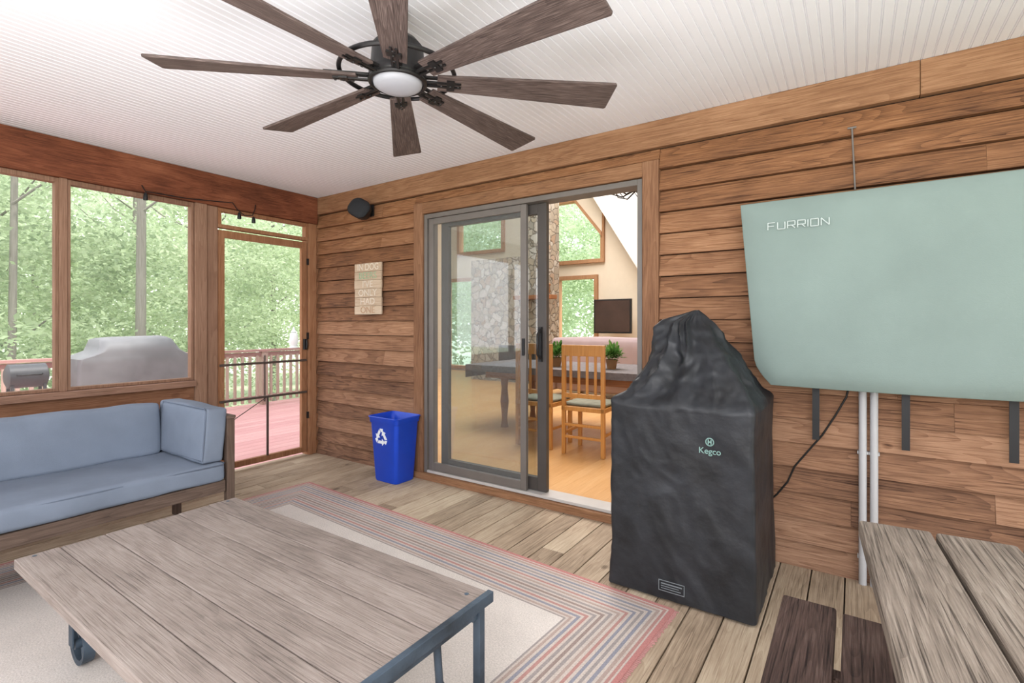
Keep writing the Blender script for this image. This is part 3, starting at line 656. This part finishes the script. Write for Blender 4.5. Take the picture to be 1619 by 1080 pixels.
for px,py in ((1290,695),(1432,712),(1603,732)):
    p=on_y(px,py,2.88); MB().box((p.x-.015,2.873,p.z),(p.x+.015,2.878,.955)).build('strap',M_blk,t)
MB().box((.12,2.885,1.25),(.42,2.952,1.55)).build('wall_mount',M_blk,t)
# pipes
for px,yy,lab,zt_ in ((1364,2.93,'left white pipe below the television cover',1.0),(1382,2.93,'right white pipe below the television cover',1.0)):
    p=on_y(px,700,yy); o=MB().tube([(p.x,yy,.0),(p.x,yy,zt_)],.0165,14).build('wall_pipe',M_pvc,origin=(p.x,yy,0)); tag(o,lab,'pipe','white pipes on the siding')
    for zz in (.12,.62): MB().box((p.x-.021,yy,zz),(p.x+.021,yy+.03,zz+.014)).tube([(p.x,yy,zz+.001),(p.x,yy,zz+.013)],.018,14).build('pipe_clamp',M_pvc,o)
# cord
pp=[on_y(a,c,2.94) for a,c in ((1345,600),(1338,628),(1322,655),(1300,688),(1275,716),(1256,738),(1245,762),(1228,782),(1205,800))]
tag(MB().tube(pp,.0045,8).build('power_cord',M_cable,origin=pp[-1]),'thin black cord sagging on the siding beside the black cover','cord')
p0=on_y(1347,203,2.94);p1=on_y(1352,300,2.94)
t=thing('wall_rod','thin metal rod hanging on the siding above the television cover','rod',(p0.x,2.94,p1.z))
MB().tube([p0,p1],.004,8).build('rod',M_alu,t); MB().tube([p0+Vector((-.018,0,.003)),p0+Vector((.018,0,.003))],.005,8).tube([p0,p0+Vector((0,.03,0))],.005).build('hook',M_alu,t)

# ------------------------------------------------------------------ sign, speaker, string lights
a=on_y(562,418,2.94); c=on_y(604,497,2.94)
t=thing('wall_sign','small pale wooden slat sign with lettering on the siding','sign',((a.x+c.x)/2,2.94,c.z))
b=MB(); n=6; h=(a.z-c.z)/n
for i in range(n): b.box((a.x+random.uniform(-.004,.004),2.93,c.z+i*h+.001),(c.x+random.uniform(-.004,.004),2.945,c.z+(i+1)*h-.001))
b.build('slat_board',M_sign,t,bevel=.002)
for q0,q1 in ((a.x+.05,a.x+.08),(c.x-.08,c.x-.05)): MB().box((q0,2.945,c.z+.03),(q1,2.956,a.z-.03)).build('batten',M_sign,t)
cols=[plain('paint_cream',(216,206,188),.7,var=.12,scale=40),plain('paint_green',(152,174,142),.7,var=.15,scale=40),plain('paint_grey',(212,202,186),.7,var=.12,scale=40),plain('paint_brown',(214,204,188),.7,var=.12,scale=40),plain('paint_white',(216,204,188),.7,var=.12,scale=40),plain('paint_rust',(180,148,120),.7,var=.1,scale=40)]
def sgn(w,i,dx=0,sx=1.1): text_obj(w,.082,cols[i],t,Matrix.Translation(((a.x+c.x)/2+dx,2.929,a.z-(i+.5)*h))@Matrix.Rotation(PI/2,4,'X'),sx=sx,bold=0)
sgn('IN',0,-.095,.95); sgn('DOG',0,.055,.95)
for i,w in enumerate(('BEERS',"I'VE",'ONLY','HAD','ONE')): sgn(w,i+1)
s=on_y(571,333,2.86)
t=thing('wall_speaker','black loudspeaker tilted on a bracket high near the corner','speaker',(s.x,s.y,s.z-.1))
Ms=Matrix.Translation(s)@Matrix.Rotation(math.radians(-18),4,'X')@Matrix.Rotation(math.radians(25),4,'Z')@Matrix.Rotation(math.radians(22),4,'Y')
Mr=Ms@Matrix.Rotation(PI/2,4,'X')
MB().loft([[Vector(p) for p in rrect(0,0,a_,b_,r_,z,8)] for a_,b_,r_,z in ((.03,.025,.02,-.08),(.06,.05,.045,-.065),(.085,.07,.06,-.02),(.098,.083,.07,.03),(.10,.085,.072,.05))],M=Mr).build('cabinet',M_blk,t)
MB().loft([[Vector(p) for p in rrect(0,0,a_,b_,r_,z,8)] for a_,b_,r_,z in ((.096,.08,.068,.05),(.088,.074,.062,.066),(.06,.05,.042,.078),(.02,.015,.012,.08))],M=Mr).build('grille',plain('speaker_grille',(40,42,46),.8,bump=.5,bs_=400),t)
MB().tube([s+Vector((.02,.04,0)),s+Vector((.03,.09,.02))],.015).box(s+Vector((0,.08,-.04)),s+Vector((.06,.09,.06))).build('bracket',M_blk,t)
t=thing('string_lights','black cord of string lights with bare sockets along the beam','string lights',(XL+.05,1.9,2.1))
pp=[(XL+.045,1.50,2.24),(XL+.05,1.52,2.20),(XL+.05,1.8,2.205),(XL+.05,2.1,2.235),(XL+.06,2.13,2.24),(XL+.06,2.17,2.19),(XL+.06,2.23,2.15),(XL+.06,2.30,2.165),(XL+.06,2.32,2.22),(XL+.05,2.33,2.26)]
MB().tube(pp,.004,6).build('cord',M_cable,t)
for y,z in ((1.52,2.19),(2.19,2.17),(2.31,2.155)):
    MB().lathe([(.006,0),(.013,-.015),(.016,-.05),(.014,-.055)],(XL+.055,y,z),12).build('socket',M_blk,t)

# ------------------------------------------------------------------ ceiling fan
fc=Vector((-1.445,1.35,0)); bz=2.176
t=thing('ceiling_fan','large dark eight-blade ceiling fan with round frosted light','ceiling fan',(fc.x,fc.y,2.1))
c0=(fc.x,fc.y,0)
MB().lathe([(.035,2.45),(.035,2.43),(.018,2.42),(.018,2.33)],c0,32).build('canopy',M_fanm,t)
MB().lathe([(.018,2.33),(.075,2.325),(.096,2.30),(.104,2.205),(.109,2.20),(.109,2.172),(.103,2.166)],c0,40).build('motor_housing',M_fanm,t)
MB().lathe([(.094,2.170),(.090,2.155),(.074,2.145),(.04,2.138),(.005,2.136)],c0,40).build('light_lens',M_lens,t)
MB().tube([(fc.x+.103*math.cos(k*PI/24),fc.y+.103*math.sin(k*PI/24),2.167) for k in range(48)],.009,8,closed=True).build('light_ring',M_fanm,t)
MB().tube([(fc.x+.215*math.cos(k*PI/32),fc.y+.215*math.sin(k*PI/32),bz+.024) for k in range(64)],.009,8,closed=True).build('hoop',M_fanm,t)
for k in range(8):
    ang=math.radians(k*45-1.5)
    Mp=Matrix.Translation((fc.x,fc.y,bz))@Matrix.Rotation(ang,4,'Z')@Matrix.Rotation(math.radians(-12),4,'X')
    b=MB(); b.prism([(.15,-.042),(.848,-.077),(.855,-.070),(.855,.070),(.848,.077),(.15,.042)],'z',-.004,.006,rnd=random.random())
    ob=b.build('fan_blade',M_blade,t,local=True,bevel=.002); ob.matrix_local=Matrix.Translation((0,0,bz-2.1))@Matrix.Rotation(ang,4,'Z')@Matrix.Rotation(math.radians(-12),4,'X')
    b=MB(); b.box((.08,-.020,.006),(.27,-.008,.015),M=Mp).box((.08,.008,.006),(.27,.020,.015),M=Mp).box((.11,-.014,-.010),(.24,-.006,-.004),M=Mp).box((.11,.006,-.010),(.24,.014,-.004),M=Mp).box((.185,-.026,-.011),(.215,.026,-.004),M=Mp)
    for q in (.165,.2,.23): b.lathe([(.006,-.014),(.004,-.017)],(q,0,0),8,M=Mp)
    b.build('blade_arm',M_fanm,t)

# ------------------------------------------------------------------ picnic table and bench
t=thing('picnic_table','grey weathered wooden picnic table at the lower right','table',(.01,1.54,0),math.radians(3.9))
b=MB()
for i in range(5): b.box((i*.15,-1.55+random.uniform(-.01,.0),.71),(i*.15+.142,random.uniform(-.008,.004) if i else 0,.75))
b.build('tabletop',M_picnic,t,local=True,bevel=.006)
for y in (-.25,-1.3):
    MB().box((.05,y,.63),(.70,y+.04,.71)).build('crossbar',M_picz,t,local=True,bevel=.004)
    for x0,x1 in ((.25,.16),(.5,.59)): MB().prism([(x1-.04,0),(x1+.04,0),(x0+.04,.71),(x0-.04,.71)],'y',y+.041,y+.08).build('leg',M_picz,t,local=True,bevel=.004)
t=thing('wooden_bench','dark brown worn wooden bench with two seat boards beside picnic table','bench',(-.03,.85,0),0)
b=MB().box((-.172,.05,.412),(-.04,1.672,.45)).box((-.025,.04,.412),(.105,1.655,.45)); b.build('seat',M_bench,t,bevel=.006)
for y in (.3,1.4):
    MB().box((-.15,y,.36),(.085,y+.04,.412)).build('crossbar',M_bench,t,bevel=.004)
    for x in (-.14,.03): MB().box((x,y+.041,0),(x+.045,y+.08,.412)).build('leg',M_bench,t,bevel=.004)

# ------------------------------------------------------------------ outside deck
b=MB()
x=XL-.12
while x>-7.95:
    yt=3.0 if x>-4.5 else min(5.9,3.0+(-4.5-x)/5.1*3.78); b.box((x-.135,-3,-.09),(x,yt,-.05)); x-=.14
struct(b.build('floor_deck',M_deck),'reddish deck boards outside the porch','floor')
t=thing('deck_railing','reddish wooden deck railing with balusters outside the screens','railing',(-7.85,2,-.05))
MB().box((-7.92,-2.4,.80),(-7.78,5.5,.835)).build('top_rail',M_rail,t)
for z0_,z1_ in ((.05,.10),(.72,.79)): MB().box((-7.87,-2.4,z0_),(-7.83,5.5,z1_)).build('bottom_rail' if z0_<.5 else 'upper_rail',M_rail,t)
for y in (-.9,.9,2.7,4.4): MB().box((-7.9,y,-.05),(-7.8,y+.1,.80)).build('post',M_railz,t)
bal=None; y=-1.9
while y<5.45:
    if bal is None: bal=B((-7.835,y,.0),(-7.80,y+.035,.74)).build('baluster',M_railz,t); yb=y
    else: c=bal.copy(); C.objects.link(c); c.location.y+=y-yb
    y+=.115
# covered grill
t=thing('barbecue_grill','large gas grill under a wrinkled grey cover on the deck','grill',(-7.05,2.4,-.05))
rg=[]
for z,a_,b_,cr in ((.02,.30,.60,.05),(.3,.295,.595,.05),(.5,.29,.59,.05),(.65,.29,.585,.05),(.80,.29,.58,.05),(.86,.29,.575,.05),(.885,.285,.48,.05),(.93,.28,.40,.06),(.99,.27,.375,.07),(1.05,.23,.36,.08),(1.08,.15,.33,.08),(1.09,.05,.26,.04)):
    rg.append([(p[0]+.02*noise.noise(Vector((p[0]*5,p[1]*7,z*5))),p[1]+.02*noise.noise(Vector((p[1]*5,z*5,1))),p[2]+.022*noise.noise(Vector(p)*7)) for p in rrect(-7.05,2.4,a_,b_,min(cr,a_*.8),z,10)])
MB().loft(rg).build('cover',M_gcover,t)
for yy in (1.95,2.85):
    for xx in (-7.25,-6.85): MB().tube([(xx-.02,yy,0),(xx+.02,yy,0)],.05,14).build('wheel',M_blk,t)
t=thing('smoker','small grey barrel smoker on legs at the left deck railing','smoker',(-6.9,1.45,-.05))
MB().tube([(-6.9,1.29,.72),(-6.9,1.31,.72),(-6.9,1.59,.72),(-6.9,1.61,.72)],[.07,.12,.12,.07],24).build('barrel',M_smoker,t)
for xx in (-6.98,-6.82):
    for yy in (1.33,1.57): MB().box((xx-.012,yy-.012,-.05),(xx+.012,yy+.012,.64)).build('leg',M_smoker,t)
MB().tube([(-6.78,1.36,.74),(-6.73,1.38,.74),(-6.73,1.52,.74),(-6.78,1.54,.74)],.01).build('handle',M_blk,t)
q=(-7.85,4.98,.835)
t=thing('lantern','white lantern standing on the deck rail seen through screen door','lantern',q)
MB().lathe([(.07,0),(.07,.02),(.05,.03)],q,16).build('base',M_wht,t); MB().lathe([(.05,.03),(.075,.12),(.06,.24),(.03,.27)],q,16).build('globe',M_wht,t); MB().lathe([(.05,.27),(.02,.31),(.02,.33),(.005,.36)],q,16).build('cap',M_wht,t)

# ------------------------------------------------------------------ woods
def polar(deg,dist): a=math.radians(deg); return -math.sin(a)*dist, math.cos(a)*dist
b=MB(); b.add([(-70,-60,-2.6),(40,-60,-2.6),(40,70,-2.6),(-70,70,-2.6)],[(0,1,2,3)]); struct(b.build('ground',M_ground),'forest floor below the deck','ground')
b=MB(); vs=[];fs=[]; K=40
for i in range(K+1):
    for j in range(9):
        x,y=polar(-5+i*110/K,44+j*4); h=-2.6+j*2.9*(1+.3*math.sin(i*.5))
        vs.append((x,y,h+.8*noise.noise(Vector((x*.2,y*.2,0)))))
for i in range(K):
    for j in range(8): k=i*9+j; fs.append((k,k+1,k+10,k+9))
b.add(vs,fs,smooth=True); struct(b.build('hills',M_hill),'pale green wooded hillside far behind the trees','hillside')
def crown(n,rx,rz,leaf,seed):
    rnd=random.Random(seed); b=MB(); cl=[]
    for i in range(85):
        while True:
            p=Vector((rnd.uniform(-1,1),rnd.uniform(-1,1),rnd.uniform(-1,1)))
            if p.length<1: break
        cl.append((Vector((p.x*rx,p.y*rx,p.z*rz)),rnd.uniform(.35,.85),rnd.random()))
    for i in range(n):
        c,s,rv=cl[rnd.randrange(len(cl))]
        p=c+Vector((rnd.gauss(0,.75),rnd.gauss(0,.75),rnd.gauss(0,.4)))*s
        d=Vector((rnd.uniform(-1,1),rnd.uniform(-1,1),rnd.uniform(-.6,.6))).normalized(); e=d.cross(Vector((rnd.uniform(-1,1),rnd.uniform(-1,1),rnd.uniform(-1,1)))).normalized()
        L=leaf*rnd.uniform(.6,1.3)
        b.add([p-d*L,p+e*L*.5,p+d*L,p-e*L*.5],[(0,1,2,3)],rnd=min(1,max(0,rv*.6+rnd.random()*.4)))
    return b
protos=[]
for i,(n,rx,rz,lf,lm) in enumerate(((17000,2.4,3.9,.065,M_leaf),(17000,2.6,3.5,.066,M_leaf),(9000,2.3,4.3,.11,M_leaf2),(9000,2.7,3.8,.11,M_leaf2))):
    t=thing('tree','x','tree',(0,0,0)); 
    b=MB(); b.tube([(0,0,-2.6),(.1,.05,1),(.0,.1,4),(.15,0,8)],[.10,.09,.07,.03],10)
    for k in range(6):
        a=random.uniform(0,6.28); z0=random.uniform(1.5,6); L=random.uniform(1.0,1.9); b.tube([(0.05,.05,z0),(L*.5*math.cos(a),L*.5*math.sin(a),z0+.5),(L*math.cos(a),L*math.sin(a),z0+1.3)],[.03,.02,.007],6)
    b.build('trunk',M_barkd,t,local=True)
    o=crown(n,rx,rz,lf,i+5).build('foliage',lm,t,local=True); o.location=(0,0,3.4)
    protos.append(t)
spots=[]; rnd=random.Random(11)
for ring_,(d,step,a0,a1) in enumerate(((14.5,14,66,95),(20.5,11,60,97),(21.5,13,20,44),(28,12,18,96),(37,10.5,14,98))):
    a=a0
    while a<=a1: spots.append((a+rnd.uniform(-1,1),d+rnd.uniform(-.6,1.0),ring_)); a+=step
used=set()
lab=['near leafy tree just beyond the deck railing','leafy tree in the second row beyond the deck','leafy tree seen through the great room windows','leafy tree deep in the woods','farthest leafy tree before the hillside']
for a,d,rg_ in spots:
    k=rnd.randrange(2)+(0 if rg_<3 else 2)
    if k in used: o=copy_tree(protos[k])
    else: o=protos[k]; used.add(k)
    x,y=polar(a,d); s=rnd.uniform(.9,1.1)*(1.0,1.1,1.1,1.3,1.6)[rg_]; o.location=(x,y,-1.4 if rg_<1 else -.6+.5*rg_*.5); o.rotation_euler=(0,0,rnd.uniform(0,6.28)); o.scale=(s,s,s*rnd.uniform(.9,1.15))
    o['label']=lab[rg_]; o['group']='row %s of woodland trees'%('one','two','three','four','five')[rg_]
for k in range(4):
    if k not in used: 
        o=protos[k]; x,y=polar(75,31); o.location=(x,y,0); o['label']=lab[4]; o['group']='row five of woodland trees'
for px,dist,r0,lb in ((216,13,.09,'bare grey tree seen through the middle of the right screen'),(12,12,.06,'bare grey tree at the far left edge')):
    u=(px-809.5)/796; x,y=(FX+RX*u)*dist*.75,(FY+RY*u)*dist*.75
    t=thing('bare_tree',lb,'tree',(x,y,-2.6))
    MB().tube([(x,y,-2.6),(x+.05,y+.05,1),(x-.05,y+.1,4),(x+.1,y,9)],[r0*1.2,r0,r0*.85,r0*.6],12).build('trunk',M_barkd,t)
    for k in range(2): MB().tube([(x,y+.06,3.4+k*.9),(x+.3*(-1)**k,y+.5*(-1)**k,3.9+k*.9),(x+.5*(-1)**k,y+1.0*(-1)**k,4.3+k*.9)],[.025,.016,.006],6).build('branch',M_barkd,t)

# ------------------------------------------------------------------ light
w=bpy.data.worlds.new('World'); bpy.context.scene.world=w; w.use_nodes=True; nt=w.node_tree; bg=nt.nodes['Background']
bg.inputs[0].default_value=(.93,.95,1.0,1); bg.inputs[1].default_value=1.85
def light(name,kind,loc,rot,energy,color=(1,1,1),size=1,sy=None):
    l=bpy.data.lights.new(name,kind); l.energy=energy; l.color=color
    if kind=='AREA': l.shape='RECTANGLE'; l.size=size; l.size_y=sy or size
    o=bpy.data.objects.new(name,l); C.objects.link(o); o.location=loc; o.rotation_euler=rot; return o
s=light('sun','SUN',(0,0,10),(0,0,0),2.8,(1,.97,.93)); s.rotation_euler=Vector((-.4,-.15,-.9)).to_track_quat('-Z','Y').to_euler(); s.data.angle=math.radians(3)
light('fill_up','AREA',(-.4,-.8,.8),(PI,0,0),84,(.97,.98,1),3.6)  # added fill aimed upward to brighten the ceiling, no lamp stands here
light('fill_forward','AREA',(.4,-1.6,2.0),(math.radians(72),0,math.radians(20)),74,(.98,.98,1),2.0)  # added soft fill behind the viewer, not a lamp of the porch
light('great_room_fill','AREA',(-4,7,5.4),(0,0,0),250,(1,.98,.96),4)  # added fill that brightens the great room, no fixture hangs here
light('dining_fill','AREA',(-2,4.8,3.6),(0,0,0),32,(1,.97,.93),1.5)  # added fill above the dining table, separate from the chandelier

cam=bpy.data.cameras.new('Camera'); co=bpy.data.objects.new('Camera',cam); C.objects.link(co)
co.location=(0,0,H); co.rotation_euler=(PI/2,0,YAW); cam.sensor_width=36; cam.lens=796/1619*36; cam.shift_y=-28/1619; cam.clip_start=.05; cam.clip_end=300
sc=bpy.context.scene; sc.camera=co; sc.view_settings.view_transform='Standard'; sc.view_settings.look='None'; sc.view_settings.exposure=.76
